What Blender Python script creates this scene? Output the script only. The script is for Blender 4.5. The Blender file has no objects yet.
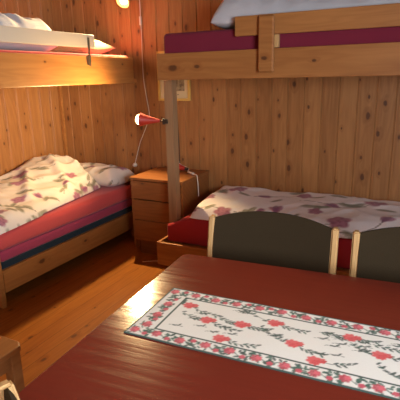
import bpy, bmesh, math, random
import numpy as np
from mathutils import Vector, Matrix, noise

SC = bpy.context.scene
COL = SC.collection
R = math.radians
random.seed(7)

# ------------------------------------------------------------------ materials
def new_mat(name):
    m = bpy.data.materials.new(name); m.use_nodes = True
    nt = m.node_tree
    return m, nt, nt.nodes['Principled BSDF']

class NB:
    """small node-building helper"""
    def __init__(s, nt): s.nt = nt
    def n(s, kind, **kw):
        nd = s.nt.nodes.new(kind)
        for k, v in kw.items(): setattr(nd, k, v)
        return nd
    def link(s, a, b): s.nt.links.new(a, b)
    def val(s, sock, v):
        if hasattr(v, 'is_linked') or hasattr(v, 'links'): s.link(v, sock)
        else: sock.default_value = v
    def math(s, op, a, b=None, c=None, clamp=False):
        nd = s.n('ShaderNodeMath', operation=op, use_clamp=clamp)
        s.val(nd.inputs[0], a)
        if b is not None: s.val(nd.inputs[1], b)
        if c is not None: s.val(nd.inputs[2], c)
        return nd.outputs[0]
    def comb(s, x, y, z):
        nd = s.n('ShaderNodeCombineXYZ')
        for i, v in enumerate((x, y, z)): s.val(nd.inputs[i], v)
        return nd.outputs[0]
    def mix(s, f, a, b):
        nd = s.n('ShaderNodeMix', data_type='RGBA')
        s.val(nd.inputs[0], f)
        for i, v in ((6, a), (7, b)):
            if isinstance(v, tuple): nd.inputs[i].default_value = (*v, 1)
            else: s.link(v, nd.inputs[i])
        return nd.outputs[2]
    def ramp(s, f, lo, hi):
        nd = s.n('ShaderNodeMapRange', clamp=True)
        s.val(nd.inputs[0], f); nd.inputs[1].default_value = lo; nd.inputs[2].default_value = hi
        return nd.outputs[0]
    def noise(s, vec, scale, detail=3, rough=.55, dim='3D'):
        nd = s.n('ShaderNodeTexNoise', noise_dimensions=dim)
        s.link(vec, nd.inputs['Vector']); nd.inputs['Scale'].default_value = scale
        nd.inputs['Detail'].default_value = detail; nd.inputs['Roughness'].default_value = rough
        return nd.outputs[0]

def pine(name, light, dark, grain='Z', pitch=None, offset=0., across=None, rough=.42,
         knots=.55, seam=False, vary=.25, kcol=(.09, .03, .012), kscale=1.0):
    """pine boards: stretched grain, knots, board-to-board variation"""
    m, nt, b = new_mat(name); N = NB(nt)
    tc = N.n('ShaderNodeTexCoord'); sp = N.n('ShaderNodeSeparateXYZ'); N.link(tc.outputs['Object'], sp.inputs[0])
    ax = {'X': sp.outputs[0], 'Y': sp.outputs[1], 'Z': sp.outputs[2]}
    L = ax[grain]
    others = [a for a in 'XYZ' if a != grain]
    A = ax[across] if across else N.math('ADD', ax[others[0]], ax[others[1]])
    if pitch:
        q = N.math('DIVIDE', N.math('SUBTRACT', A, offset), pitch)
        idx = N.math('FLOOR', q); fr = N.math('FRACT', q)
        wn = N.n('ShaderNodeTexWhiteNoise', noise_dimensions='1D'); N.link(idx, wn.inputs['W'])
        rnd = wn.outputs['Value']
    else:
        oi = N.n('ShaderNodeObjectInfo'); rnd = oi.outputs['Random']; fr = None
    sh = N.math('MULTIPLY', rnd, 37.)
    Ls = N.math('ADD', L, sh)
    # knots first: the grain bends round them
    kv = N.comb(N.math('MULTIPLY', A, 8. * kscale), N.math('MULTIPLY', Ls, 4.6 * kscale), 0)
    vo = N.n('ShaderNodeTexVoronoi', voronoi_dimensions='2D', feature='F1'); N.link(kv, vo.inputs['Vector'])
    vo.inputs['Scale'].default_value = 1.; vo.inputs['Randomness'].default_value = .9
    vc = N.n('ShaderNodeSeparateColor'); N.link(vo.outputs['Color'], vc.inputs[0])
    pres = N.math('LESS_THAN', vc.outputs[0], knots)
    size = N.math('MULTIPLY_ADD', N.math('POWER', vc.outputs[1], 2.), .085, .042)
    d = N.math('DIVIDE', vo.outputs['Distance'], size)
    wob = N.noise(N.comb(A, Ls, 0), 60., 2)
    d = N.math('ADD', d, N.math('MULTIPLY', N.math('SUBTRACT', wob, .5), .6))
    knot = N.math('MULTIPLY', pres, N.math('SUBTRACT', 1., N.ramp(d, .7, 1.15)))
    halo = N.math('MULTIPLY', pres, N.math('SUBTRACT', 1., N.ramp(d, .8, 3.2)))
    g1 = N.noise(N.comb(N.math('MULTIPLY', A, 38.), N.math('MULTIPLY', Ls, 1.6), sh), 1., 4, .6)
    g2 = N.noise(N.comb(N.math('MULTIPLY', A, 9.), N.math('MULTIPLY', Ls, .9), sh), 1., 2)
    ring = N.math('SINE', N.math('MULTIPLY', N.math('ADD', g2, N.math('MULTIPLY', halo, .12)), 62.))
    t = N.math('MULTIPLY_ADD', N.math('SUBTRACT', g1, .5), 1.3, .4)
    t = N.math('MULTIPLY_ADD', ring, .13, t)
    t = N.math('MULTIPLY_ADD', halo, .4, t)
    t = N.math('MULTIPLY_ADD', N.math('SUBTRACT', rnd, .5), vary * 2, t, clamp=True)
    c = N.mix(t, light, dark)
    c = N.mix(N.math('MULTIPLY', knot, .88), c, kcol)
    if seam:
        e = N.math('MINIMUM', fr, N.math('SUBTRACT', 1., fr))
        s = N.math('SUBTRACT', 1., N.ramp(e, .006, .02))
        c = N.mix(N.math('MULTIPLY', s, .8), c, (.035, .014, .006))
    N.link(c, b.inputs['Base Color'])
    b.inputs['Roughness'].default_value = rough
    bp = N.n('ShaderNodeBump'); bp.inputs['Strength'].default_value = .12; bp.inputs['Distance'].default_value = .004
    N.link(g1, bp.inputs['Height']); N.link(bp.outputs[0], b.inputs['Normal'])
    return m

def fabric(name, col, col2=None, scale=300., bump=.25, rough=.9, big=0., sheen=.2):
    m, nt, b = new_mat(name); N = NB(nt)
    tc = N.n('ShaderNodeTexCoord')
    f = N.noise(tc.outputs['Object'], scale, 2)
    g = N.noise(tc.outputs['Object'], 6., 3)
    c2 = col2 or tuple(v * .72 for v in col)
    c = N.mix(N.math('MULTIPLY_ADD', N.math('SUBTRACT', g, .5), .6, N.math('MULTIPLY', f, .6), clamp=True), col, c2)
    N.link(c, b.inputs['Base Color'])
    b.inputs['Roughness'].default_value = rough
    b.inputs['Sheen Weight'].default_value = sheen
    b.inputs['Specular IOR Level'].default_value = .2
    h = N.math('ADD', N.math('MULTIPLY', f, .4), N.math('MULTIPLY', N.noise(tc.outputs['Object'], 14., 3), big))
    bp = N.n('ShaderNodeBump'); bp.inputs['Strength'].default_value = bump; bp.inputs['Distance'].default_value = .01
    N.link(h, bp.inputs['Height']); N.link(bp.outputs[0], b.inputs['Normal'])
    return m

def printed(name, rough=.85, wr=.3, wscale=16.):
    """cloth whose woven/printed pattern is a colour attribute of the cloth itself"""
    m, nt, b = new_mat(name); N = NB(nt)
    at = N.n('ShaderNodeAttribute', attribute_name='print')
    tc = N.n('ShaderNodeTexCoord')
    f = N.noise(tc.outputs['Object'], 420., 2)
    N.link(N.mix(N.math('MULTIPLY', f, .18), at.outputs['Color'], (.35, .3, .28)), b.inputs['Base Color'])
    b.inputs['Roughness'].default_value = rough; b.inputs['Sheen Weight'].default_value = .15
    b.inputs['Specular IOR Level'].default_value = .2
    w = N.math('ADD', N.math('MULTIPLY', f, .15), N.noise(tc.outputs['Object'], wscale, 4))
    bp = N.n('ShaderNodeBump'); bp.inputs['Strength'].default_value = wr; bp.inputs['Distance'].default_value = .012
    N.link(w, bp.inputs['Height']); N.link(bp.outputs[0], b.inputs['Normal'])
    return m

def plain(name, col, rough=.5, metal=0., var=.12, spec=.5):
    m, nt, b = new_mat(name); N = NB(nt)
    tc = N.n('ShaderNodeTexCoord')
    g = N.noise(tc.outputs['Object'], 18., 4)
    N.link(N.mix(N.math('MULTIPLY', g, var * 2), col, tuple(v * .6 for v in col)), b.inputs['Base Color'])
    b.inputs['Roughness'].default_value = rough; b.inputs['Metallic'].default_value = metal
    b.inputs['Specular IOR Level'].default_value = spec
    return m

def glowing(name, col, strength):
    m, nt, b = new_mat(name)
    b.inputs['Base Color'].default_value = (.9, .85, .7, 1)
    b.inputs['Emission Color'].default_value = (*col, 1); b.inputs['Emission Strength'].default_value = strength
    return m

P_L, P_D = (.43, .195, .064), (.26, .102, .030)
M = {}
M['wall_back'] = pine('pine panelling back wall', P_L, P_D, 'Z', .1256, .11, 'X', rough=.45, knots=.7)
M['wall_left'] = pine('pine panelling left wall', P_L, P_D, 'Z', .1330, -.015, 'Y', rough=.45, knots=.7)
M['wall_dark'] = pine('pine panelling darkened against bounce', (.20, .09, .035), (.12, .05, .016), 'Z', .13, 0., rough=.5)  # unseen walls: pine colour darkened so they bounce less light into the room
M['floor'] = pine('varnished pine floorboards', (.40, .150, .026), (.24, .072, .010), 'Y', .098, .02, 'X', rough=.30, knots=.40, seam=True, vary=.12)
M['board_y'] = pine('pine board', (.47, .205, .055), (.33, .125, .030), 'Y', rough=.4, knots=.25, vary=.1, kscale=.8)
M['board_x'] = pine('pine bunk board', (.42, .175, .050), (.28, .10, .026), 'X', rough=.42, knots=.30, vary=.1, kscale=.8)
M['post'] = pine('grey worn pine post', (.34, .19, .09), (.22, .11, .05), 'Z', rough=.5, knots=.2)
M['stand'] = pine('orange pine cabinet', (.32, .120, .032), (.2, .066, .016), 'X', rough=.38, knots=.22, vary=.12)
M['stool'] = pine('brown pine stool', (.34, .15, .05), (.2, .075, .022), 'Y', rough=.4, knots=.2)
M['beech'] = pine('blond beech', (.60, .37, .16), (.46, .26, .10), 'Z', rough=.38, knots=.0, vary=.1)
M['ceil'] = pine('pine ceiling boards', (.22, .10, .038), (.14, .055, .018), 'Y', .12, 0., 'X', rough=.5, knots=.4, seam=True)  # unseen ceiling, its pine tone darkened to cut bounced light
M['cream'] = plain('cream painted wood', (.58, .50, .39), .5, var=.05)
M['metal'] = plain('galvanised metal', (.20, .19, .15), .45, .8)
M['steel'] = plain('dark steel', (.08, .07, .06), .4, .7)
M['redenamel'] = plain('red enamel', (.46, .03, .015), .5, var=.05)
M['brass'] = plain('yellow enamel', (.70, .52, .22), .5, var=.05)
M['whiteplastic'] = plain('white plastic', (.75, .68, .58), .4, var=.05)
M['darkcable'] = plain('brown cable', (.06, .03, .018), .5)
M['gilt'] = plain('gilded wood', (.72, .44, .10), .35, var=.1)
M['mat'] = plain('cream mount card', (.66, .50, .26), .8, var=.05)
M['print'] = None
M['coral'] = fabric('coral sheet', (.60, .085, .075), (.50, .06, .065), big=.8, bump=.2)
M['magenta'] = fabric('magenta sheet', (.40, .05, .10), (.30, .035, .08), big=.8, bump=.2)
M['navy'] = fabric('navy mattress pad', (.010, .028, .042), (.007, .018, .028))
M['pinksheet'] = fabric('pink red sheet', (.55, .07, .06), (.45, .05, .05))
M['redsheet'] = fabric('red sheet', (.42, .022, .028), (.33, .016, .022), big=1., bump=.25)
M['maroon'] = fabric('maroon sheet', (.19, .018, .038), (.155, .014, .032), big=.6, bump=.15, sheen=.05)
M['white'] = fabric('white cotton', (.56, .55, .57), (.45, .44, .47), big=1.2, bump=.5)
M['beigecotton'] = fabric('beige cotton', (.30, .21, .13), (.24, .165, .10), big=.8, bump=.3)
M['chairfab'] = fabric('dark olive brown wool', (.036, .023, .010), (.024, .015, .006), 260., .3, sheen=.0)
M['floral'] = printed('floral bed linen', wr=.35)
M['runner'] = printed('printed linen runner', wr=.08, wscale=30)

def sketch_mat():
    m, nt, b = new_mat('sepia landscape drawing'); N = NB(nt)
    tc = N.n('ShaderNodeTexCoord')
    f = N.noise(tc.outputs['Object'], 26., 5, .7)
    N.link(N.mix(N.ramp(f, .4, .62), (.13, .085, .04), (.42, .31, .16)), b.inputs['Base Color'])
    b.inputs['Roughness'].default_value = .6
    return m
M['print'] = sketch_mat()

def table_mat():
    m, nt, b = new_mat('glossy red brown brushed paint'); N = NB(nt)
    tc = N.n('ShaderNodeTexCoord'); sp = N.n('ShaderNodeSeparateXYZ'); N.link(tc.outputs['Object'], sp.inputs[0])
    v = N.comb(N.math('MULTIPLY', sp.outputs[0], 3.5), N.math('MULTIPLY', sp.outputs[1], 70.), sp.outputs[2])
    s = N.noise(v, 1., 4, .6)
    g = N.noise(tc.outputs['Object'], 5., 3)
    c = N.mix(N.math('MULTIPLY_ADD', s, .5, N.math('MULTIPLY', g, .4)), (.215, .034, .020), (.125, .020, .012))
    N.link(c, b.inputs['Base Color'])
    N.link(N.math('MULTIPLY_ADD', N.ramp(s, .3, .7), .09, .12), b.inputs['Roughness'])
    b.inputs['Specular IOR Level'].default_value = .4
    h = N.math('ADD', s, N.math('MULTIPLY', N.noise(tc.outputs['Object'], 9., 2), 1.2))
    bp = N.n('ShaderNodeBump'); bp.inputs['Strength'].default_value = .16; bp.inputs['Distance'].default_value = .0018
    N.link(h, bp.inputs['Height']); N.link(bp.outputs[0], b.inputs['Normal'])
    return m
M['table'] = table_mat()

# ------------------------------------------------------------------ mesh helpers
def join(dst, src):
    me = bpy.data.meshes.new('tmp'); src.to_mesh(me); src.free(); dst.from_mesh(me); bpy.data.meshes.remove(me)

def box(bm, x0, x1, y0, y1, z0, z1, bev=.004, seg=2, rot=None):
    b = bmesh.new(); bmesh.ops.create_cube(b, size=1)
    for v in b.verts:
        v.co = Vector(((x0 + x1) / 2 + v.co.x * (x1 - x0), (y0 + y1) / 2 + v.co.y * (y1 - y0), (z0 + z1) / 2 + v.co.z * (z1 - z0)))
    if bev: bmesh.ops.bevel(b, geom=b.edges[:], offset=bev, segments=seg, affect='EDGES', profile=.6)
    if rot is not None: bmesh.ops.transform(b, matrix=rot, verts=b.verts)
    join(bm, b); return bm

def B(*a, **k): return box(bmesh.new(), *a, **k)

def prism(poly, z0, z1, bev=.03, seg=4):
    b = bmesh.new()
    f = b.faces.new([b.verts.new((x, y, z0)) for x, y in poly])
    r = bmesh.ops.extrude_face_region(b, geom=[f])
    for v in r['geom']:
        if isinstance(v, bmesh.types.BMVert): v.co.z = z1
    bmesh.ops.recalc_face_normals(b, faces=b.faces)
    bmesh.ops.bevel(b, geom=b.edges[:], offset=bev, segments=seg, affect='EDGES', profile=.5)
    return b

def smooth_pts(pts, n=6):
    P = [Vector(p) for p in pts]; out = []
    for i in range(len(P) - 1):
        a, b, c, d = P[max(i - 1, 0)], P[i], P[i + 1], P[min(i + 2, len(P) - 1)]
        for k in range(n):
            t = k / n
            out.append(.5 * ((2 * b) + (c - a) * t + (2 * a - 5 * b + 4 * c - d) * t * t + (3 * b - a - 3 * c + d) * t ** 3))
    return out + [P[-1]]

def tube(bm, pts, r, seg=8, sm=True):
    P = smooth_pts(pts) if sm else [Vector(p) for p in pts]
    rr = r if callable(r) else (lambda t: r)
    prev = None; rings = []
    up = Vector((0, 0, 1))
    for i, p in enumerate(P):
        t = (P[min(i + 1, len(P) - 1)] - P[max(i - 1, 0)]).normalized()
        if prev is None:
            a = t.cross(up if abs(t.z) < .9 else Vector((1, 0, 0))).normalized()
        else:
            a = (prev - t * prev.dot(t)).normalized()
        prev = a; b2 = t.cross(a)
        rad = rr(i / max(len(P) - 1, 1))
        rings.append([bm.verts.new(p + rad * (math.cos(2 * math.pi * k / seg) * a + math.sin(2 * math.pi * k / seg) * b2)) for k in range(seg)])
    for u, w in zip(rings, rings[1:]):
        for k in range(seg): bm.faces.new((u[k], u[(k + 1) % seg], w[(k + 1) % seg], w[k]))
    bm.faces.new(rings[0][::-1]); bm.faces.new(rings[-1])
    return bm

def lathe(bm, o, axis, prof, seg=28):
    """prof: (distance along axis, radius) list"""
    o = Vector(o); t = Vector(axis).normalized()
    a = t.cross(Vector((0, 0, 1)) if abs(t.z) < .9 else Vector((1, 0, 0))).normalized(); b2 = t.cross(a)
    rings = []
    for h, r in prof:
        rings.append([bm.verts.new(o + t * h + max(r, 1e-4) * (math.cos(2 * math.pi * k / seg) * a + math.sin(2 * math.pi * k / seg) * b2)) for k in range(seg)])
    for u, w in zip(rings, rings[1:]):
        for k in range(seg): bm.faces.new((u[k], u[(k + 1) % seg], w[(k + 1) % seg], w[k]))
    bmesh.ops.recalc_face_normals(bm, faces=bm.faces)
    return bm

def wloc(o):
    v = Vector((0, 0, 0))
    while o: v += o.location; o = o.parent
    return v

def obj(name, bm, mat, parent=None, local=False, smooth=True, label=None):
    me = bpy.data.meshes.new(name)
    if parent and not local: bmesh.ops.translate(bm, verts=bm.verts, vec=-wloc(parent))
    bm.to_mesh(me); bm.free()
    return obj_me(name, me, mat, parent, smooth, label)

def obj_me(name, me, mat, parent=None, smooth=True, label=None):
    me.materials.append(M[mat] if isinstance(mat, str) else mat)
    o = bpy.data.objects.new(name, me); COL.objects.link(o)
    if parent: o.parent = parent
    if smooth:
        ar = np.empty(len(me.polygons), 'f'); me.polygons.foreach_get('area', ar)
        try: me.set_sharp_from_angle(angle=R(38))
        except Exception: pass
        # broad flat faces keep their own normal; only bevels and curved parts are shaded smooth
        me.polygons.foreach_set('use_smooth', (ar < (9. if smooth == 'all' else 6e-4)).tolist())
    if label: o['label'] = label
    return o

def tag(o, label, cat, group=None):
    o['label'] = label; o['category'] = cat
    if group: o['group'] = group
    return o

def thing(name, label, cat, loc=(0, 0, 0), rz=0., group=None):
    o = bpy.data.objects.new(name, None); COL.objects.link(o)
    o.location = loc; o.rotation_euler = (0, 0, rz); o.empty_display_size = .1
    return tag(o, label, cat, group)

def struct(name, bm, mat, smooth=False):
    o = obj(name, bm, mat, smooth=smooth); o['kind'] = 'structure'; return o

# ------------------------------------------------------------------ room shell
X1, Y0, H = 4.7, -5.0, 2.36
def panel_profile(a0, a1, pitch, off, depth=.007, w=.009):
    """list of (across, depth) with a V groove and a shallow bead at every board joint"""
    pr = [(a0, 0.)]
    k = math.ceil((a0 - off) / pitch)
    while off + k * pitch < a1 - .02:
        c = off + k * pitch
        if c > a0 + .02:
            pr += [(c - w * .5, 0.), (c - w * .1, -depth), (c + w * .1, -depth), (c + w * .5, -.0022), (c + w * 1.9, -.0022), (c + w * 2.2, 0.)]
        k += 1
    pr.append((a1, 0.)); return pr

def panel_wall(axis, pr, thick=.05):
    bm = bmesh.new(); lo = []; hi = []
    for a, d in pr:
        p = (a, -d) if axis == 'X' else (d, a)
        lo.append(bm.verts.new((*p, 0))); hi.append(bm.verts.new((*p, H)))
    for a in (pr[-1][0], pr[0][0]):
        p = (a, thick) if axis == 'X' else (-thick, a)
        lo.append(bm.verts.new((*p, 0))); hi.append(bm.verts.new((*p, H)))
    n = len(lo)
    for i in range(n): bm.faces.new((lo[i], lo[(i + 1) % n], hi[(i + 1) % n], hi[i]))
    bm.faces.new(lo); bm.faces.new(hi)
    bmesh.ops.recalc_face_normals(bm, faces=bm.faces)
    return bm

struct('wall_back', panel_wall('X', panel_profile(-.05, X1 + .05, .1256, .11)), 'wall_back')
struct('wall_left', panel_wall('Y', panel_profile(Y0, 0., .133, -.015)), 'wall_left')
struct('floor', B(-.05, X1 + .05, Y0 - .05, .05, -.06, 0, 0), 'floor')
struct('ceiling', B(-.05, X1 + .05, Y0 - .05, .05, H, H + .06, 0), 'ceil')

def window_wall(axis, pos, a0, a1, w0, w1, s0, s1, t=.1):
    bm = bmesh.new()
    def bx(p0, p1, z0, z1):
        if axis == 'Y': box(bm, pos, pos + t, p0, p1, z0, z1, 0)
        else: box(bm, p0, p1, pos - t, pos, z0, z1, 0)
    bx(a0, w0, 0, H); bx(w1, a1, 0, H); bx(w0, w1, 0, s0); bx(w0, w1, s1, H)
    return bm
WR = (-4.75, -3.0, .90, 1.95)      # right window
struct('wall_right', window_wall('Y', X1, Y0, 0, *WR), 'wall_dark')
struct('wall_front', B(0, X1, Y0 - .1, Y0, 0, H, 0), 'wall_dark')
def window(name, axis, pos, w0, w1, s0, s1):
    bm = bmesh.new()
    def bx(p0, p1, z0, z1, d0=.0, d1=.05):
        if axis == 'Y': box(bm, pos + d0, pos + d1, p0, p1, z0, z1, .003)
        else: box(bm, p0, p1, pos - d1, pos - d0, z0, z1, .003)
    f = .045; m = (w0 + w1) / 2
    bx(w0, w0 + f, s0, s1); bx(w1 - f, w1, s0, s1); bx(w0, w1, s0, s0 + f); bx(w0, w1, s1 - f, s1); bx(m - .025, m + .025, s0, s1)
    struct(name, bm, 'beech')
window('window_1', 'Y', X1 + .02, *WR)

# ------------------------------------------------------------------ left bunk bed
FX = .865
bl = thing('bunk_bed', 'pine bunk bed along the left wall with a cream painted guard rail', 'bunk bed', (.43, -.8, 0))
FU = .93      # the upper bunk stands out a little further than the lower one
obj('side_board', B(FU - .028, FU, -1.66, -.092, 1.391, 1.594), 'board_y', bl)
obj('side_board', B(FX - .028, FX, -1.585, -.075, .097, .250), 'board_y', bl)
obj('guard_rail', B(FU + .001, FU + .02, -1.70, -.598, 1.650, 1.742, .006, 3), 'cream', bl, label='cream painted guard rail')
g = B(FU + .021, FU + .026, -.682, -.662, 1.523, 1.720, .001)
for z in (1.55, 1.70): lathe(g, (FU + .026, -.672, z), (1, 0, 0), [(0, .006), (.003, .005), (.004, 0)], 10)
mb = obj('rail_bracket', g, 'metal', bl, label='metal bracket of the cream rail')
obj('spacer', B(FU + .001, FU + .020, -.680, -.664, 1.530, 1.600, .002), 'metal', bl)
for x, y in ((FX - .030, -1.621), (.004, -1.621), (.004, -.034)):
    obj('post', B(x, x + .03, y, y + .03, 0, 1.388, .003), 'board_y', bl)
obj('post', B(FX - .058, FX - .03, -.108, -.078, 0, .25, .003), 'board_y', bl)
obj('end_board', B(.035, FX - .03, -1.615, -1.59, .09, .44), 'board_y', bl)
obj('end_board', B(.004, FU - .029, -1.66, -1.635, 1.391, 1.594), 'board_y', bl)
obj('bed_base', B(.004, FU - .029, -1.634, -.004, 1.389, 1.425, .002), 'board_y', bl)
obj('bed_base', B(.004, FX - .03, -1.585, -.11, .215, .245, .002), 'board_y', bl)

# ------------------------------------------------------------------ right bunk bed
FY = -.74; RX = 3.75
br = thing('bunk_bed', 'pine bunk bed along the back wall with a wooden guard rail', 'bunk bed', (2.6, -.37, 0))
obj('side_board', B(1.567, RX, FY, FY + .028, 1.412, 1.580), 'board_x', br)
obj('side_board', B(1.495, RX, FY, FY + .025, .079, .257), 'board_x', br)
obj('end_board', B(1.567, 1.592, FY + .029, -.004, 1.412, 1.580), 'board_x', br)
obj('end_board', B(1.495, 1.517, FY + .026, -.50, .079, .257), 'board_x', br)
obj('guard_rail', B(2.126, RX, FY - .004, FY + .022, 1.657, 1.768), 'board_x', br)
obj('rail_bracket', B(2.282, 2.376, FY - .034, FY - .005, 1.445, 1.760, .008, 1), 'board_x', br, label='upright pine block joining rail to board')
obj('spacer', B(2.36, 2.397, FY - .004, FY + .024, 1.583, 1.655, .003), 'beech', br, label='small pale spacer block under the rail')
obj('post', B(1.527, 1.595, -.60, -.535, 0, 1.411, .004), 'post', br, label='greyish upright pine post')
obj('post', B(RX - .06, RX, -.70, -.64, 0, 1.8, .004), 'post', br)
obj('post', B(RX - .06, RX, -.07, -.004, 0, 1.8, .004), 'post', br)
obj('bed_base', B(1.593, RX, FY + .03, -.004, 1.425, 1.45, .002), 'board_x', br)
obj('bed_base', B(1.60, RX - .062, FY + .03, -.004, .205, .235, .002), 'board_x', br)

# ------------------------------------------------------------------ soft things
def fbm(x, y, s, seed=0., o=3):
    return noise.fractal(Vector((x * s, y * s, seed)), 1., 2., o)
def ridged(x, y, s, ang, st, seed):
    c, sn = math.cos(ang), math.sin(ang)
    u, v = x * c + y * sn, -x * sn + y * c
    w = noise.noise(Vector((u * s / st, v * s, seed))) + .4 * noise.noise(Vector((x * s * .8, y * s * .8, seed + 9)))
    return 1. - min(1., abs(w) * 2.2)

def slab(name, corners, nx, ny, top, bot, rim, rad, mat, parent=None, colour=None, pinch=0.):
    """closed soft slab over a quad (corners ccw from front-left); rounded all round the rim"""
    A, Bq, Cq, D = [Vector((*c, 0)) for c in corners]
    LX = ((Bq - A).length + (Cq - D).length) / 2; LY = ((D - A).length + (Cq - Bq).length) / 2
    bm = bmesh.new(); tv = {}; bv = {}; info = []
    for i in range(nx + 1):
        for j in range(ny + 1):
            # cosine spacing at the rim keeps the rounding smooth
            a = i / nx; b = j / ny
            a = a + .5 * (.5 - .5 * math.cos(math.pi * a) - a) ; b = b + .5 * (.5 - .5 * math.cos(math.pi * b) - b)
            p = A * (1 - a) * (1 - b) + Bq * a * (1 - b) + Cq * a * b + D * (1 - a) * b
            da = min(a, 1 - a) * LX; db = min(b, 1 - b) * LY
            if pinch:
                k = 1 - pinch * (1 - (2 * b - 1) ** 2) * abs(2 * a - 1) ** 3
                q = 1 - pinch * (1 - (2 * a - 1) ** 2) * abs(2 * b - 1) ** 3
                c0 = (A + Bq + Cq + D) / 4
                ax = (Bq - A).normalized(); ay = (D - A).normalized(); d = p - c0
                p = c0 + ax * d.dot(ax) * k + ay * d.dot(ay) * q
            ea = min(1., da / rad); eb = min(1., db / rad)
            e = math.sqrt(max(0., 1 - (1 - ea) ** 2)) * math.sqrt(max(0., 1 - (1 - eb) ** 2))
            r = rim(p.x, p.y)
            edge = i in (0, nx) or j in (0, ny)
            tv[i, j] = bm.verts.new((p.x, p.y, r + (top(p.x, p.y) - r) * e)); info.append((i, j))
            bv[i, j] = tv[i, j] if edge else bm.verts.new((p.x, p.y, r + (bot(p.x, p.y) - r) * e))
    for i in range(nx):
        for j in range(ny):
            bm.faces.new((tv[i, j], tv[i + 1, j], tv[i + 1, j + 1], tv[i, j + 1]))
            bm.faces.new((bv[i, j], bv[i, j + 1], bv[i + 1, j + 1], bv[i + 1, j]))
    bmesh.ops.recalc_face_normals(bm, faces=bm.faces)
    bm.verts.index_update()
    me = bpy.data.meshes.new(name); bm.to_mesh(me); bm.free()
    if colour is not None:
        co = np.empty(len(me.vertices) * 3, 'f'); me.vertices.foreach_get('co', co); co = co.reshape(-1, 3)
        paint(me, colour(co))
    return obj_me(name, me, mat, parent)

def paint(me, rgb):
    at = me.color_attributes.new('print', 'FLOAT_COLOR', 'POINT')
    out = np.ones((len(me.vertices), 4), 'f'); out[:, :3] = rgb
    at.data.foreach_set('color', out.ravel())

# --- printed patterns (numpy) ---
def over(c, mask, col): return c * (1 - mask[:, None]) + np.array(col, 'f') * mask[:, None]
def sst(d, a, b): t = np.clip((d - a) / (b - a), 0, 1); return 1 - t * t * (3 - 2 * t)
def ellipse(U, V, cu, cv, a, b, ang, soft=.25):
    c, s = math.cos(ang), math.sin(ang)
    p = (U - cu) * c + (V - cv) * s; q = -(U - cu) * s + (V - cv) * c
    return sst(np.sqrt((p / a) ** 2 + (q / b) ** 2), 1 - soft, 1 + soft)
def curve_mask(U, V, pts, w):
    d = np.full(U.shape, 9., 'f')
    for (a0, b0), (a1, b1) in zip(pts, pts[1:]):
        du, dv = a1 - a0, b1 - b0; L = du * du + dv * dv + 1e-9
        t = np.clip(((U - a0) * du + (V - b0) * dv) / L, 0, 1)
        d = np.minimum(d, np.hypot(U - a0 - t * du, V - b0 - t * dv))
    return sst(d, w * .6, w * 1.5)
def bez(p0, p1, p2, n=8):
    return [((1 - t) ** 2 * p0[0] + 2 * t * (1 - t) * p1[0] + t * t * p2[0], (1 - t) ** 2 * p0[1] + 2 * t * (1 - t) * p1[1] + t * t * p2[1]) for t in [k / n for k in range(n + 1)]]
def blossom(c, U, V, cu, cv, Rr, ang, col, dark, petals=5):
    dx, dy = U - cu, V - cv; r = np.hypot(dx, dy); th = np.arctan2(dy, dx) + ang
    lim = Rr * (.72 + .28 * np.abs(np.cos(th * petals / 2)))
    c = over(c, .92 * sst(r / lim, .8, 1.12), col)
    ring = (.5 + .5 * np.cos(th * petals + r / Rr * 5)) * (.5 + .5 * np.cos(r / Rr * 11 + 1.5 * np.sin(th * 2 + ang)))
    return over(c, .75 * sst(r / lim, .7, 1.) * ring, dark)
def tulip(c, U, V, cu, cv, s, ang, col, dark):
    for da, k in ((-.42, 1.), (.42, 1.), (0, 1.1)):
        a = ang + da
        c = over(c, .9 * ellipse(U, V, cu + math.cos(a) * s * .5, cv + math.sin(a) * s * .5, s * .62 * k, s * .27, a), col if da else dark)
    return c

MAUVE, MAUVED, PLUM = (.40, .12, .20), (.17, .04, .10), (.22, .06, .16)
LEAF, LEAFD, STEM = (.22, .21, .12), (.12, .125, .07), (.11, .08, .07)
def floral(U, V, flowers, leaves, stems, base=(.80, .70, .66)):
    c = np.tile(np.array(base, 'f'), (len(U), 1))
    for p in stems: c = over(c, .9 * curve_mask(U, V, p, .0036), STEM)
    for (u, v, s, a) in leaves:
        c = over(c, .8 * ellipse(U, V, u, v, s, s * .40, a), LEAF)
        c = over(c, .55 * ellipse(U, V, u - math.sin(a) * s * .15, v + math.cos(a) * s * .15, s * .85, s * .10, a, .4), LEAFD)
    for (k, u, v, s, a) in flowers:
        if k == 't': c = tulip(c, U, V, u, v, s, a, MAUVE, PLUM)
        else: c = blossom(c, U, V, u, v, s, a, MAUVE if k == 'r' else PLUM, MAUVED)
    return c
def scatter(u0, u1, v0, v1, seed, step=.2, avoid=()):
    rg = random.Random(seed); F, Lf, S = [], [], []
    nu, nv = int((u1 - u0) / step), int((v1 - v0) / step)
    for i in range(nu + 1):
        for j in range(nv + 1):
            u = u0 + (i + rg.uniform(.2, .8)) * step; v = v0 + (j + (.5 if i % 2 else 0) + rg.uniform(-.2, .2)) * step
            if any(math.hypot(u - a, v - b) < .09 for a, b in avoid): continue
            k = rg.random(); a = rg.uniform(0, 6.28)
            if k < .62: F.append(('r' if k < .38 else 't', u, v, rg.uniform(.045, .068), a))
            u2, v2 = u + math.cos(a + 2.6) * .16, v + math.sin(a + 2.6) * .16
            S.append(bez((u, v), ((u + u2) / 2 + rg.uniform(-.05, .05), (v + v2) / 2 + rg.uniform(-.05, .05)), (u2, v2)))
            for t in (3, 6):
                q = S[-1][t]; Lf.append((q[0] + rg.uniform(-.02, .02), q[1] + rg.uniform(-.02, .02), rg.uniform(.036, .058), a + rg.uniform(-1, 1)))
    return F, Lf, S

def interp(y, xs, zs): return float(np.interp(y, xs, zs))

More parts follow.
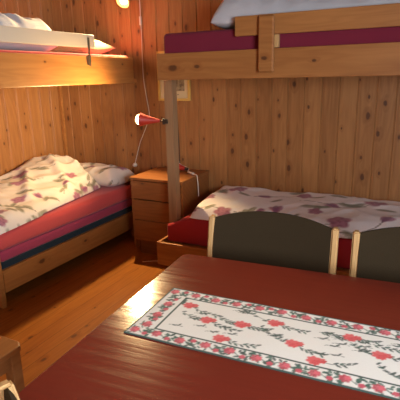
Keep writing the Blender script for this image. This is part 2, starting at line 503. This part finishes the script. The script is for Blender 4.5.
# left lower bed: pad, lower mattress, upper mattress, duvet, pillow
tag(obj('mattress_pad', B(.02, .845, -1.575, -.115, .2505, .297, .012, 3), 'navy'), 'thin navy mattress pad at the bottom of the left lower bed', 'mattress pad')
mm = prism([(.02, -1.575), (.85, -1.575), (.85, -.10), (.02, -.10)], .2975, .372, .022)
tag(obj('mattress', mm, 'magenta'), 'magenta mattress between the navy pad and the coral mattress, left lower bed', 'mattress')
def plump(bm, z_lo, amp=.006, s=5., seed=0.):
    bmesh.ops.subdivide_edges(bm, edges=[e for e in bm.edges if e.calc_length() > .25], cuts=14, use_grid_fill=True)
    for v in bm.verts:
        if v.co.z > z_lo + .01:
            v.co.z += amp * noise.noise(v.co * s + Vector((seed, 0, 0)))
    return bm
mm = plump(prism([(.02, -1.575), (.858, -1.575), (.858, -.09), (.02, -.09)], .3725, .500, .036, 5), .38)
tag(obj('mattress', mm, 'coral', smooth='all'), 'coral mattress directly under the floral duvet on the left lower bed', 'mattress')

DY = [-1.60, -1.30, -1.06, -.86, -.64, -.50, -.40, -.27, -.18]
DZ = [.625, .640, .656, .685, .745, .782, .785, .730, .67]
def duvet_top(x, y):
    z = interp(y, DY, DZ)
    xf = interp(y, [-1.6, -1.05, -.35], [.90, .83, .70])
    t = max(0., min(1., (x - .36) / (xf - .36)))
    z = z - (z - .585) * t ** 1.35
    if x < .22: z -= .05 * ((.22 - x) / .22) ** 1.5
    z += .014 * fbm(x, y, 3.2, 2.) + .020 * (ridged(x, y, 5.2, 1.15, 2.8, 4.) - .5) + .010 * (ridged(x, y, 9., .55, 2.4, 8.) - .5)
    # folds running from the crest down to the front
    for (ax_, ay_, bx_, by_, w, h) in ((.30, -.52, .70, -.75, .035, .035), (.40, -.40, .74, -.50, .03, .032), (.28, -.78, .66, -1.12, .04, .03), (.20, -.35, .55, -.30, .03, .025)):
        du, dv = bx_ - ax_, by_ - ay_; L2 = du * du + dv * dv
        tt = max(0, min(1, ((x - ax_) * du + (y - ay_) * dv) / L2)); d = math.hypot(x - ax_ - tt * du, y - ay_ - tt * dv)
        z += h * math.exp(-(d / w) ** 2)
    return max(z, .545)
def duvet_col(seed, u0, u1, v0, v1):
    def f(co):
        F, Lf, S = scatter(u0, u1, v0, v1, seed)
        return floral(co[:, 1].astype('f'), (co[:, 0] - .8 * (co[:, 2] - .55)).astype('f'), F, Lf, S, base=(.80, .72, .62))
    return f
d1 = slab('duvet', [(.03, -1.60), (.905, -1.60), (.715, -.375), (.03, -.335)], 90, 150, duvet_top, lambda x, y: .503, lambda x, y: .522 if x < .84 else .508, .07, 'floral', colour=duvet_col(5, -1.7, 0, -.2, 1.05))
tag(d1, 'rumpled floral duvet heaped on the left lower bed', 'duvet')
p1 = slab('pillow', [(.16, -.325), (.83, -.372), (.875, -.05), (.18, -.05)], 56, 36, lambda x, y: .672 + .012 * fbm(x, y, 7, 3.) + .02 * (ridged(x, y, 8, .9, 2., 1.) - .5), lambda x, y: .503, lambda x, y: .560, .12, 'floral', colour=duvet_col(11, -.6, .1, -.1, 1.), pinch=.07)
tag(p1, 'floral pillow at the head of the left lower bed against the back wall', 'pillow')

# right lower bed
mm = prism([(1.535, -.66), (RX - .07, -.66), (RX - .07, -.02), (1.605, -.02), (1.605, -.612), (1.535, -.612)], .24, .452, .022, 4)
mm = plump(mm, .25, .008, 4., 3.)
for v in mm.verts:
    k = max(0., min(1., (1.86 - v.co.x) / .3))
    if v.co.z > .3: v.co.z -= .075 * k * k
tag(obj('mattress', mm, 'redsheet', smooth='all'), 'red mattress on the right lower bed behind the chairs', 'mattress')
def duvet2_top(x, y):
    z = .566 + .012 * fbm(x, y, 2.5, 7.) + .012 * (ridged(x, y, 4.5, .35, 2.6, 3.) - .5) + .006 * (ridged(x, y, 9., 1.1, 2.5, 6.) - .5)
    if y < -.5: z -= .05 * ((-.5 - y) / .24) ** 2
    return z
def duvet2_col(co):
    K = [('r', 2.01, -.70, .050, .4), ('t', 1.80, -.72, .042, 2.5), ('r', 3.08, -.745, .062, 1.), ('r', 3.02, -.76, .045, 2.), ('r', 2.78, -.66, .056, 2.), ('t', 3.03, -.60, .055, 1.2),
         ('t', 2.58, -.70, .04, 3.), ('t', 2.36, -.60, .06, 1.9), ('r', 2.40, -.76, .05, .2), ('r', 1.92, -.20, .06, .7), ('t', 2.72, -.40, .06, 2.6), ('r', 2.45, -.20, .045, 1.4), ('t', 2.15, -.33, .055, .4), ('r', 2.95, -.22, .06, .4)]
    F, Lf, S = scatter(3.15, 3.8, -.85, 0, 3)
    F2, L2, S2 = scatter(1.7, 3.2, -.85, 0, 8, .34, [(q[1], q[2]) for q in K])
    F += F2; Lf += L2; S += S2
    F += [(k, u, v, s * 1.4, a) for k, u, v, s, a in K]
    S += [bez((1.80, -.70), (1.97, -.58), (2.16, -.80)), bez((2.36, -.6), (2.25, -.78), (2.12, -.76)), bez((3.03, -.6), (2.97, -.80), (2.70, -.76)), bez((2.58, -.7), (2.7, -.74), (2.78, -.66)),
          bez((2.4, -.76), (2.5, -.66), (2.58, -.7)), bez((2.15, -.33), (2.3, -.25), (2.45, -.2)), bez((2.72, -.4), (2.6, -.3), (2.45, -.33)), bez((1.92, -.2), (2.05, -.4), (2.15, -.33)), bez((2.95, -.22), (2.85, -.35), (2.72, -.4))]
    Lf += [(2.12, -.74, .055, .5), (2.06, -.78, .04, -.4), (1.90, -.66, .035, .9), (2.46, -.70, .045, .5), (2.50, -.64, .035, 1.3), (2.72, -.76, .06, .4), (2.86, -.78, .045, -.6), (2.56, -.46, .055, .1), (2.64, -.44, .04, .5),
           (2.22, -.30, .045, .3), (2.30, -.40, .04, 1.), (2.02, -.32, .045, -.6), (1.84, -.34, .04, .3), (2.83, -.30, .05, .8), (3.02, -.36, .05, -.2), (2.55, -.2, .04, .6), (2.38, -.12, .05, .2), (2.68, -.14, .05, -.3)]
    Lf = [(u, v, s * 1.3, a) for u, v, s, a in Lf]
    return floral(co[:, 0].astype('f'), (co[:, 1] + 1.0 * np.minimum(0, co[:, 2] - .545)).astype('f'), F, Lf, S, base=(.92, .86, .86))
d2 = slab('duvet', [(1.775, -.735), (3.66, -.735), (3.66, -.03), (1.70, -.03)], 230, 90, duvet2_top, lambda x, y: .462, lambda x, y: .475 + .02 * noise.noise(Vector((x * 5, 0, 0))), .075, 'floral', colour=duvet2_col)
tag(d2, 'mauve flowered duvet spread flat on the right lower bed', 'duvet')

# left upper bunk
mm = prism([(.012, -1.63), (.90, -1.63), (.90, -.115), (.012, -.115)], 1.426, 1.612, .014, 4)
tag(obj('mattress', mm, 'pinksheet'), 'pink sheeted mattress on the left upper bunk, just above the side board', 'mattress')
w1 = slab('duvet', [(.14, -1.62), (.885, -1.62), (.86, -.86), (.16, -.60)], 60, 80,
          lambda x, y: 1.838 + .012 * fbm(x, y, 4, 1.) + .028 * (ridged(x, y, 11., .15, 2.5, 5.) - .5) - .03 * max(0, (y + .95)) / .3, lambda x, y: 1.616, lambda x, y: 1.67, .15, 'white')
tag(w1, 'white duvet bundled behind the cream guard rail on the left upper bunk', 'duvet')
p2 = slab('pillow', [(.22, -.44), (.72, -.44), (.77, -.125), (.24, -.11)], 44, 34, lambda x, y: 1.752 + .01 * fbm(x, y, 8, 4.), lambda x, y: 1.619, lambda x, y: 1.678, .16, 'beigecotton', pinch=.12)
tag(p2, 'beige pillow on the left upper bunk near the back wall', 'pillow')

# right upper bunk
mm = plump(prism([(1.596, -.705), (RX - .07, -.705), (RX - .07, -.02), (1.596, -.02)], 1.452, 1.708, .028, 5), 1.5, .006, 3.)
tag(obj('mattress', mm, 'maroon', smooth='all'), 'maroon mattress on the right upper bunk', 'mattress')
w2 = slab('duvet', [(1.94, -.69), (3.66, -.69), (3.66, -.03), (1.86, -.03)], 170, 64,
          lambda x, y: 1.858 + .07 * math.exp(-((x - 2.1) / .25) ** 2) + .012 * fbm(x, y, 3.5, 2.) + .022 * (ridged(x, y, 8., 1.0, 2.2, 2.) - .5), lambda x, y: 1.716, lambda x, y: 1.752, .14, 'white')
tag(w2, 'white quilted duvet on the right upper bunk above the wooden rail', 'duvet')

# ------------------------------------------------------------------ nightstand
ns = thing('nightstand', 'pine drawer cabinet standing between the two bunk beds', 'nightstand', (1.335, -.24, 0))
ob = bmesh.new()
NX0, NX1, NY0, NZ = 1.092, 1.584, -.478, .662
box(ob, NX0 + .006, NX0 + .026, NY0 + .012, -.004, .06, NZ - .024, .002); box(ob, NX1 - .026, NX1 - .006, NY0 + .012, -.004, .06, NZ - .024, .002)
box(ob, NX0 + .026, NX1 - .026, -.02, -.004, .06, NZ - .024, .002); box(ob, NX0 + .026, NX1 - .026, NY0 + .03, -.02, .12, .135, .002)
obj('carcass', ob, 'stand', ns)
obj('plinth', B(NX0 + .03, NX1 - .03, NY0 + .06, -.01, 0, .118, .002), 'stand', ns)
obj('top', B(NX0, NX1, NY0, -.003, NZ - .023, NZ, .005, 3), 'stand', ns)
for z0, z1 in ((.137, .306), (.312, .478), (.486, .634)):
    dr = B(NX0 + .029, NX1 - .029, NY0 + .004, NY0 + .022, z0, z1, .004)
    box(dr, NX0 + .035, NX1 - .035, NY0 + .02, -.05, z0 + .015, z1 - .02, .002)
    obj('drawer', dr, 'stand', ns)

# ------------------------------------------------------------------ lamps
def cone_shade(o, ax, L, r0, r1, t=.002):
    pr = []
    for k in range(9):
        s = k / 8; pr.append((L * s, r0 + (r1 - r0) * s ** 1.25))
    inner = [(h, r - t) for h, r in pr[::-1]]
    return lathe(bmesh.new(), o, ax, [(0, 0)] + pr + inner[:-1] + [(.004, 0)], 36)
def bulb_mesh(c, ax, r):
    pr = [(-1.7 * r, 0), (-1.7 * r, .45 * r), (-1.1 * r, .5 * r)] + [(math.sin(R(a)) * r, math.cos(R(a)) * r) for a in (-45, -25, 0, 25, 45, 65, 80, 90)]
    return lathe(bmesh.new(), c, ax, pr, 24)
def spot(name, loc, direction, power, half, blend, rad, col):
    l = bpy.data.lights.new(name, 'SPOT'); l.energy = power; l.color = col; l.shadow_soft_size = rad
    l.spot_size = R(2 * half); l.spot_blend = blend
    o = bpy.data.objects.new(name, l); COL.objects.link(o); o.location = loc
    o.rotation_euler = Vector(direction).to_track_quat('-Z', 'Y').to_euler()
M['bulb'] = glowing('lit warm bulb', (1., .68, .25), 13.)

# clip lamp on the post of the right bunk
tip = Vector((1.525, -.585, 1.126)); rimc = Vector((1.345, -.645, 1.140))
ax = (rimc - tip).normalized(); Lt = (rimc - tip).length
cl = thing('clip_lamp', 'lit red cone lamp clipped to the grey post beside the cabinet', 'lamp', tip)
s0 = tip + ax * .045
obj('lamp_shade', cone_shade(s0, ax, Lt - .045, .012, .049), 'redenamel', cl)
obj('stem', tube(bmesh.new(), [tip + Vector((.0, -.002, .0)), tip + ax * .02, s0 + ax * .01], .0045, 8), 'steel', cl)
ck = B(1.512, 1.526, -.612, -.575, 1.105, 1.150, .003); box(ck, 1.512, 1.552, -.616, -.6015, 1.112, 1.143, .003)
obj('clip', ck, 'steel', cl)
bc = rimc - ax * .008
obj('bulb', bulb_mesh(bc, ax, .042), 'bulb', cl, label='glowing bulb')
spot('clip_lamp_beam', bc + ax * .050, ax, 54., 66., .55, .03, (1., .66, .29))

# wall lamp over the left upper bunk, with its cord down the wall
uc = Vector((.870, -.085, 2.05)); ua = Vector((.03, -.75, -.66)).normalized()
wl = thing('wall_lamp', 'lit wall lamp above the left upper bunk, its cord running down the wall', 'lamp', (.95, -.01, 2.2))
obj('lamp_shade', cone_shade(uc - ua * .112, ua, .14, .017, .056), 'brass', wl)
obj('bulb', bulb_mesh(uc + ua * .002, ua, .034), 'bulb', wl, label='glowing bulb')
spot('wall_lamp_beam', uc + ua * .042, ua, 215., 50., .4, .009, (1., .68, .32))
obj('wall_mount', lathe(bmesh.new(), (.965, 0, 2.235), (0, -1, 0), [(0, .034), (.016, .034), (.02, .028), (.02, 0)], 24), 'whiteplastic', wl)
obj('stem', tube(bmesh.new(), [(.965, -.018, 2.235), (.955, -.03, 2.22), tuple(uc - ua * .112 + Vector((.03, 0, .05))), tuple(uc - ua * .108)], .006), 'steel', wl)
cord = [(.968, -.006, 2.205), (.971, -.006, 2.05), (.971, -.007, 1.93), (.972, -.007, 1.88), (.972, -.006, 1.76), (.968, -.006, 1.58), (.970, -.006, 1.42), (.988, -.006, 1.28), (1.010, -.006, 1.12), (.985, -.007, 1.04), (.93, -.008, .93), (.895, -.008, .86), (.845, -.010, .715), (.828, -.014, .66)]
obj('cord', tube(bmesh.new(), cord, .0035, 8), 'whiteplastic', wl)
obj('cord_switch', B(.963, .980, -.020, -.004, 1.855, 1.925, .004), 'whiteplastic', wl)
obj('plug', lathe(bmesh.new(), (.828, 0, .66), (0, -1, 0), [(0, .02), (.012, .02), (.03, .012), (.034, 0)], 18), 'whiteplastic', wl)

# unlit red lamp lying on the cabinet, dark cable on the wall, white cord
rl = thing('clip_lamp', 'unlit red lamp lying on the cabinet top behind the post', 'lamp', (1.36, -.10, NZ))
obj('lamp_shade', cone_shade((1.405, -.105, NZ + .020), (-1., -.06, .19), .105, .016, .041), 'redenamel', rl)
obj('socket', lathe(bmesh.new(), (1.400, -.105, NZ + .021), (1., .06, -.08), [(0, .014), (.03, .013), (.035, .006), (.035, 0)], 16), 'steel', rl)
tag(obj('cable', tube(bmesh.new(), [(1.268, -.006, 1.16), (1.285, -.006, 1.12), (1.292, -.006, 1.0), (1.298, -.006, .86), (1.300, -.008, .70)], .004), 'darkcable'), 'dark cable hanging on the back wall just right of the grey post', 'cable')
lathe_plug = lathe(bmesh.new(), (1.283, 0, .714), (0, -1, 0), [(0, .014), (.010, .014), (.02, .007), (.02, 0)], 14)
wc = thing('lamp_cord', 'white cord with inline switch draped over the right edge of the cabinet', 'cord', (1.55, -.25, NZ))
pts = [(1.285, -.010, .712), (1.33, -.022, .690), (1.40, -.04, NZ + .012), (1.465, -.16, NZ + .009), (1.53, -.22, NZ + .010), (1.585, -.245, NZ + .006), (1.596, -.25, NZ - .03), (1.600, -.25, .58), (1.603, -.252, .50)]
obj('plug', lathe_plug, 'whiteplastic', wc)
obj('cord', tube(bmesh.new(), pts, .0045, 8), 'whiteplastic', wc)
obj('cord_switch', tube(bmesh.new(), [(1.478, -.187, NZ + .013), (1.50, -.203, NZ + .014), (1.53, -.22, NZ + .013), (1.552, -.231, NZ + .012)], lambda t: .0095 if .05 < t < .95 else .006, 10), 'whiteplastic', wc)
tag(obj('cable', tube(bmesh.new(), [(1.26, -.60, .004), (1.31, -.565, .004), (1.37, -.535, .004), (1.42, -.55, .004)], .0035), 'whiteplastic'), 'thin pale cable lying on the dark floor beside the right lower bed', 'cable')

# ------------------------------------------------------------------ picture on the back wall
pf = thing('picture_frame', 'gilt framed sepia picture hung on the back wall behind the grey post', 'picture', (1.27, -.01, 1.24))
px0, px1, pz0, pz1 = 1.120, 1.426, 1.238, 1.64
fb = bmesh.new(); w = .020
for a in ((px0, px0 + w, pz0, pz1), (px1 - w, px1, pz0, pz1), (px0 + w, px1 - w, pz0, pz0 + w), (px0 + w, px1 - w, pz1 - w, pz1)):
    box(fb, a[0], a[1], -.024, -.003, a[2], a[3], .004)
obj('frame', fb, 'gilt', pf)
obj('mount', B(px0 + w, px1 - w, -.012, -.003, pz0 + w, pz1 - w, 0), 'mat', pf, label='cream mount board')
obj('print', B(px0 + .055, px1 - .055, -.014, -.0122, 1.318, 1.58, 0), 'print', pf, label='sepia landscape drawing')
cb = bmesh.new(); rg = random.Random(2); xx = px0 + .10
while xx < px1 - .12:
    ww = rg.uniform(.008, .02); box(cb, xx, xx + ww, -.0135, -.0121, 1.286, 1.290, 0); xx += ww + .006
obj('caption', cb, 'steel', pf)

# ------------------------------------------------------------------ dining table, runner
TA = R(3.9); TO = Vector((2.388, -1.916, 0))
tb = thing('dining_table', 'glossy red brown dining table in the foreground', 'table', TO, TA)
TL, TW = 1.75, .93
def slab_top():
    b = bmesh.new(); poly = []; r = .03
    for cx, cy, a0 in ((r, -TW + r, 180), (TL - r, -TW + r, 270), (TL - r, -r, 0), (r, -r, 90)):
        for k in range(6): a = R(a0 + k * 18); poly.append((cx + r * math.cos(a), cy + r * math.sin(a)))
    return prism(poly, .708, .740, .004, 2)
obj('tabletop', slab_top(), 'table', tb, local=True)
ap = bmesh.new()
box(ap, .10, TL - .10, -.10, -.078, .61, .707, .002); box(ap, .10, TL - .10, -TW + .078, -TW + .10, .61, .707, .002)
box(ap, .078, .10, -TW + .10, -.10, .61, .707, .002); box(ap, TL - .10, TL - .078, -TW + .10, -.10, .61, .707, .002)
obj('apron', ap, 'table', tb, local=True)
for x in (.10, TL - .16):
    for y in (-.16, -TW + .10): obj('leg', B(x, x + .06, y, y + .06, 0, .608, .005), 'table', tb, local=True)

def make_runner():
    Lr, Wr, n, mrow = 1.42, .300, 460, 104
    U, V = np.meshgrid(np.linspace(0, Lr, n + 1), np.linspace(-Wr / 2, Wr / 2, mrow + 1), indexing='ij')
    U = U.ravel(); V = V.ravel()
    WHITE, GREEN, DG, ROSE, RED, PINK = (.82, .84, .81), (.012, .105, .072), (.006, .048, .038), (.55, .035, .075), (.68, .035, .045), (.80, .25, .28)
    c = np.tile(np.array(WHITE, 'f'), (len(U), 1))
    bw = .050; eu = .072
    # dark green outlines: outer edge and inner rectangle
    d_out = np.minimum(np.minimum(U, Lr - U), Wr / 2 - np.abs(V))
    c = over(c, sst(d_out, .004, .0065), DG)
    inn = np.minimum(np.minimum(U - eu, Lr - eu - U), Wr / 2 - bw - np.abs(V))
    c = over(c, sst(np.abs(inn), .0022, .0042), DG)
    rg = random.Random(4)
    # flowered border: vine, leaf clusters, roses, buds
    track = []
    for s in (1, -1):
        u = .035
        while u < Lr - .02: track.append((u, s * (Wr / 2 - bw / 2 - .001), 0.)); u += .072
    for v in (-.075, -.012, .055):
        track.append((eu / 2 + .002, v, 1.57)); track.append((Lr - eu / 2 - .002, v, 1.57))
    for k, (u, v, a) in enumerate(track):
        ca, sa = math.cos(a), math.sin(a)
        def at(p, q): return u + p * ca - q * sa, v + p * sa + q * ca
        vine = [at(-.036 + .072 * t / 8, .010 * math.sin(2 * math.pi * t / 8)) for t in range(9)]
        c = over(c, .9 * curve_mask(U, V, vine, .0016), GREEN)
        for _ in range(15):
            p, q = rg.uniform(.008, .048), rg.uniform(-.017, .017)
            e = at(p, q); c = over(c, .9 * ellipse(U, V, *e, rg.uniform(.006, .0095), .0038, rg.uniform(0, 3.1)), GREEN if rg.random() < .6 else DG)
        for _ in range(4):
            e = at(rg.uniform(-.026, -.004), rg.choice((-1, 1)) * rg.uniform(.011, .018)); c = over(c, .9 * ellipse(U, V, *e, .007, .003, rg.uniform(0, 3.1)), GREEN)
        e = at(-.014 + rg.uniform(-.003, .003), rg.uniform(-.004, .004)); c = blossom(c, U, V, *e, .0165, rg.uniform(0, 6), ROSE, (.30, .015, .04), 7); c = blossom(c, U, V, e[0] + .006 * ca, e[1] + .006 * sa + .003, .009, rg.uniform(0, 6), (.78, .13, .18), ROSE, 5)
        e = at(.022, rg.choice((-.009, .009))); c = blossom(c, U, V, *e, .0095, rg.uniform(0, 6), (.62, .06, .11), ROSE, 5)
    # centre: single roses with trailing stems and paired leaves
    roses = [(.105, .060), (.191, .000), (.292, .015), (.377, .058), (.263, -.076), (.450, -.024), (.586, .063), (.664, .008), (.517, -.077),
             (.755, .055), (.84, -.03), (.90, .06), (.98, -.06), (1.06, .02), (1.14, .06), (1.2, -.04), (1.29, .03), (.74, -.07)]
    for (u, v) in roses:
        for sgn in (1, -1):
            if v < -.07 and sgn < 0: continue
            a = rg.uniform(-.4, .15); l = rg.uniform(.07, .115)
            p = bez((u, v), (u + sgn * l * .5, v + sgn * .4 * l * a - .012), (u + sgn * l, v + sgn * l * a + .010), 13)
            p = [(max(eu + .005, x), max(-.092, min(.092, y))) for x, y in p]
            c = over(c, .85 * curve_mask(U, V, p, .0011), DG)
            for t in range(3, 14):
                q = p[t]; o = 1 if t % 2 else -1
                if rg.random() < .15: continue
                c = over(c, .95 * ellipse(U, V, q[0], q[1] + o * .0055, .0078, .0031, a * sgn + o * .55), DG if t % 3 else GREEN)
    for _ in range(60):
        u, v = rg.uniform(.09, Lr - .09), rg.uniform(-.088, .088)
        if any(math.hypot(u - a, v - b) < .028 for a, b in roses): continue
        ang = rg.uniform(-.7, .5)
        c = over(c, .9 * ellipse(U, V, u, v, .0085, .0030, ang), DG); c = over(c, .9 * ellipse(U, V, u + .011, v + .006, .0085, .0030, ang + .9), DG)
        c = over(c, .8 * curve_mask(U, V, bez((u - .02, v - .004), (u, v + .006), (u + .022, v)), .001), DG)
    for (u, v) in roses:
        c = blossom(c, U, V, u - .004, v, .0200, rg.uniform(0, 6), RED, (.80, .10, .11), 7)
        c = blossom(c, U, V, u + .016, v + .004, .0125, rg.uniform(0, 6), RED, (.42, .012, .025), 6)
        c = blossom(c, U, V, u + .002, v - .008, .013, rg.uniform(0, 6), (.72, .06, .07), (.42, .012, .025), 6)
    bm = bmesh.new(); vs = [bm.verts.new((u, v, .0032 + .0006 * noise.noise(Vector((u * 9, v * 9, 0))))) for u, v in zip(U, V)]
    W1 = mrow + 1
    for i in range(n):
        for j in range(mrow):
            bm.faces.new((vs[i * W1 + j], vs[(i + 1) * W1 + j], vs[(i + 1) * W1 + j + 1], vs[i * W1 + j + 1]))
    # turned-down edge and underside
    loop = [i * W1 for i in range(n + 1)] + [n * W1 + j for j in range(1, W1)] + [i * W1 + mrow for i in range(n - 1, -1, -1)] + [j for j in range(mrow - 1, 0, -1)]
    low = [bm.verts.new((vs[k].co.x, vs[k].co.y, .0006)) for k in loop]
    for k in range(len(loop)):
        a, b2 = vs[loop[k]], vs[loop[(k + 1) % len(loop)]]
        bm.faces.new((a, low[k], low[(k + 1) % len(loop)], b2))
    bm.faces.new(low[::-1])
    me = bpy.data.meshes.new('table_runner'); bm.to_mesh(me); bm.free()
    rgb = np.vstack([c, np.tile(np.array(DG, 'f'), (len(low), 1))]); paint(me, rgb)
    return me
ru = obj_me('table_runner', make_runner(), 'runner')
ru.rotation_euler = (0, 0, TA - R(1.9))
p0 = Matrix.Rotation(TA, 4, 'Z') @ Vector((.098, -.456, 0)) + TO
ru.location = (p0.x, p0.y, .7402)
tag(ru, 'white table runner printed with red roses and a green leafy border on the red table', 'table runner')

# ------------------------------------------------------------------ chairs (local: facing -y, back at y = 0)
def bar(bm, pts, w, d, bev=.005):
    """rectangular section swept through points (x,y,z), section in x / y"""
    b = bmesh.new(); rings = []
    for p in pts: rings.append([b.verts.new((p[0] + sx * w / 2, p[1] + sy * d / 2, p[2])) for sx, sy in ((-1, -1), (1, -1), (1, 1), (-1, 1))])
    for u, v in zip(rings, rings[1:]):
        for k in range(4): b.faces.new((u[k], u[(k + 1) % 4], v[(k + 1) % 4], v[k]))
    b.faces.new(rings[0][::-1]); b.faces.new(rings[-1])
    bmesh.ops.recalc_face_normals(b, faces=b.faces)
    long_e = [e for e in b.edges if (len(e.link_faces) == 2 and e.calc_face_angle() > R(50))]
    bmesh.ops.bevel(b, geom=long_e, offset=bev, segments=3, affect='EDGES')
    join(bm, b); return bm
def lean(z): return .075 * max(0, z - .44) / .4
HW = .262
def back_panel():
    bm = bmesh.new(); nx, nz, t = 20, 12, .016; F = {}; K = {}
    for i in range(nx + 1):
        for j in range(nz + 1):
            s = -1 + 2 * i / nx; x = s * (HW - .0135)
            zt = .832 + .036 * (1 - abs(s) ** 2.2); zb = .585 - .012 * (1 - s * s)
            z = zb + (zt - zb) * j / nz
            e = math.sin(math.pi * min(max(j / nz, .0), 1)) ** .35 if 0 < j < nz else .25
            y = lean(z) + .028 * (1 - s * s)
            F[i, j] = bm.verts.new((x, y - t * e, z)); K[i, j] = bm.verts.new((x, y + t * e, z))
    for i in range(nx):
        for j in range(nz):
            bm.faces.new((F[i, j], F[i + 1, j], F[i + 1, j + 1], F[i, j + 1])); bm.faces.new((K[i, j], K[i, j + 1], K[i + 1, j + 1], K[i + 1, j]))
        bm.faces.new((F[i, nz], F[i + 1, nz], K[i + 1, nz], K[i, nz])); bm.faces.new((F[i, 0], K[i, 0], K[i + 1, 0], F[i + 1, 0]))
    for j in range(nz):
        bm.faces.new((F[0, j], F[0, j + 1], K[0, j + 1], K[0, j])); bm.faces.new((F[nx, j], K[nx, j], K[nx, j + 1], F[nx, j + 1]))
    bmesh.ops.recalc_face_normals(bm, faces=bm.faces); return bm
def make_chair(label, loc, rz, group):
    r = thing('dining_chair', label, 'chair', loc, rz, group)
    obj('backrest', back_panel(), 'chairfab', r, local=True, label='dark brown fabric backrest with arched top')
    obj('seat', prism([(-.235, -.44), (.235, -.44), (.225, -.035), (-.225, -.035)], .440, .490, .018, 4), 'chairfab', r, local=True)
    for s in (-1, 1):
        obj('leg', bar(bmesh.new(), [(s * HW, .035, 0), (s * HW, 0, .40), (s * HW, lean(.5), .5), (s * HW, lean(.84), .838)], .027, .036, .006), 'beech', r, local=True)
        obj('leg', bar(bmesh.new(), [(s * .235, -.425, 0), (s * .235, -.415, .438)], .032, .036, .005), 'beech', r, local=True)
    fr = bmesh.new()
    box(fr, -.218, .218, -.43, -.41, .375, .432, .003); box(fr, -.247, .247, -.012, .008, .375, .432, .003)
    for s in (-1, 1): box(fr, s * .236 - .010, s * .236 + .010, -.396, -.014, .375, .432, .003)
    obj('seat_frame', fr, 'beech', r, local=True)
    return r
G = 'dining chairs round the red table'
c1 = make_chair('dark fabric chair whose whole arched back shows behind the red table', (2.678, -1.745, 0), TA, G)
def copy_chair(src, label, loc, rz):
    c = src.copy(); COL.objects.link(c); c.location = loc; c.rotation_euler = (0, 0, rz); c['label'] = label
    for ch in list(src.children):
        d = ch.copy(); COL.objects.link(d); d.parent = c
    return c
copy_chair(c1, 'dark fabric chair behind the table, cut off by the right edge of the photo', (3.282, -1.715, 0), TA)
copy_chair(c1, 'dark fabric chair at the near left corner of the red table', (2.784, -2.924, 0), R(160))

# ------------------------------------------------------------------ stool
st = thing('stool', 'brown wooden stool with square legs left of the red table', 'stool', (1.67, -2.5, 0))
sx0, sx1, sy0, sy1 = 1.47, 1.872, -2.72, -2.318
obj('seat', prism([(sx0, sy0), (sx1, sy0), (sx1, sy1 + -.02), (sx1 - .03, sy1), (sx0 + .03, sy1), (sx0, sy1 - .02)], .398, .422, .005, 2), 'stool', st)
for x in (sx0 + .012, sx1 - .060):
    for y in (sy0 + .012, sy1 - .060): obj('leg', B(x, x + .046, y, y + .046, 0, .3975, .004), 'stool', st)
a = bmesh.new()
box(a, sx0 + .059, sx1 - .061, sy0 + .025, sy0 + .045, .33, .397, .002); box(a, sx0 + .059, sx1 - .061, sy1 - .045, sy1 - .025, .33, .397, .002)
box(a, sx0 + .025, sx0 + .045, sy0 + .059, sy1 - .061, .33, .397, .002); box(a, sx1 - .045, sx1 - .025, sy0 + .059, sy1 - .061, .33, .397, .002)
obj('apron', a, 'stool', st)

# ------------------------------------------------------------------ daylight through the two windows
w = bpy.data.worlds.new('overcast sky'); SC.world = w; w.use_nodes = True
bg = w.node_tree.nodes['Background']; bg.inputs[0].default_value = (.88, .96, 1.04, 1); bg.inputs[1].default_value = 34.
def portal(name, loc, rot, sx, sy):
    l = bpy.data.lights.new(name, 'AREA'); l.shape = 'RECTANGLE'; l.size = sx; l.size_y = sy
    l.cycles.is_portal = True
    o = bpy.data.objects.new(name, l); COL.objects.link(o); o.location = loc; o.rotation_euler = rot
portal('right_window_daylight', (X1 + .09, (WR[0] + WR[1]) / 2, (WR[2] + WR[3]) / 2), (R(90), 0, R(90)), WR[1] - WR[0], WR[3] - WR[2])

# ------------------------------------------------------------------ camera
cam = bpy.data.cameras.new('camera'); co = bpy.data.objects.new('camera', cam); COL.objects.link(co)
yaw, pit, rol, foc = R(27.0932), R(15.0947), R(-1.3147), 457.70
fw = Vector((-math.sin(yaw) * math.cos(pit), math.cos(yaw) * math.cos(pit), -math.sin(pit)))
rt = Vector((math.cos(yaw), math.sin(yaw), 0)); up = rt.cross(fw)
r2 = math.cos(rol) * rt + math.sin(rol) * up; u2 = -math.sin(rol) * rt + math.cos(rol) * up
mx = Matrix.Identity(4)
for i in range(3): mx[i][0], mx[i][1], mx[i][2] = r2[i], u2[i], -fw[i]
mx.translation = Vector((3.2417, -3.4319, 1.4302))
co.matrix_world = mx
cam.sensor_width = 36; cam.lens = foc / 400 * 36; cam.clip_start = .05
SC.camera = co

vs = SC.view_settings
vs.view_transform = 'Standard'; vs.look = 'None'; vs.gamma = 1.; vs.exposure = .14
vs.use_curve_mapping = False
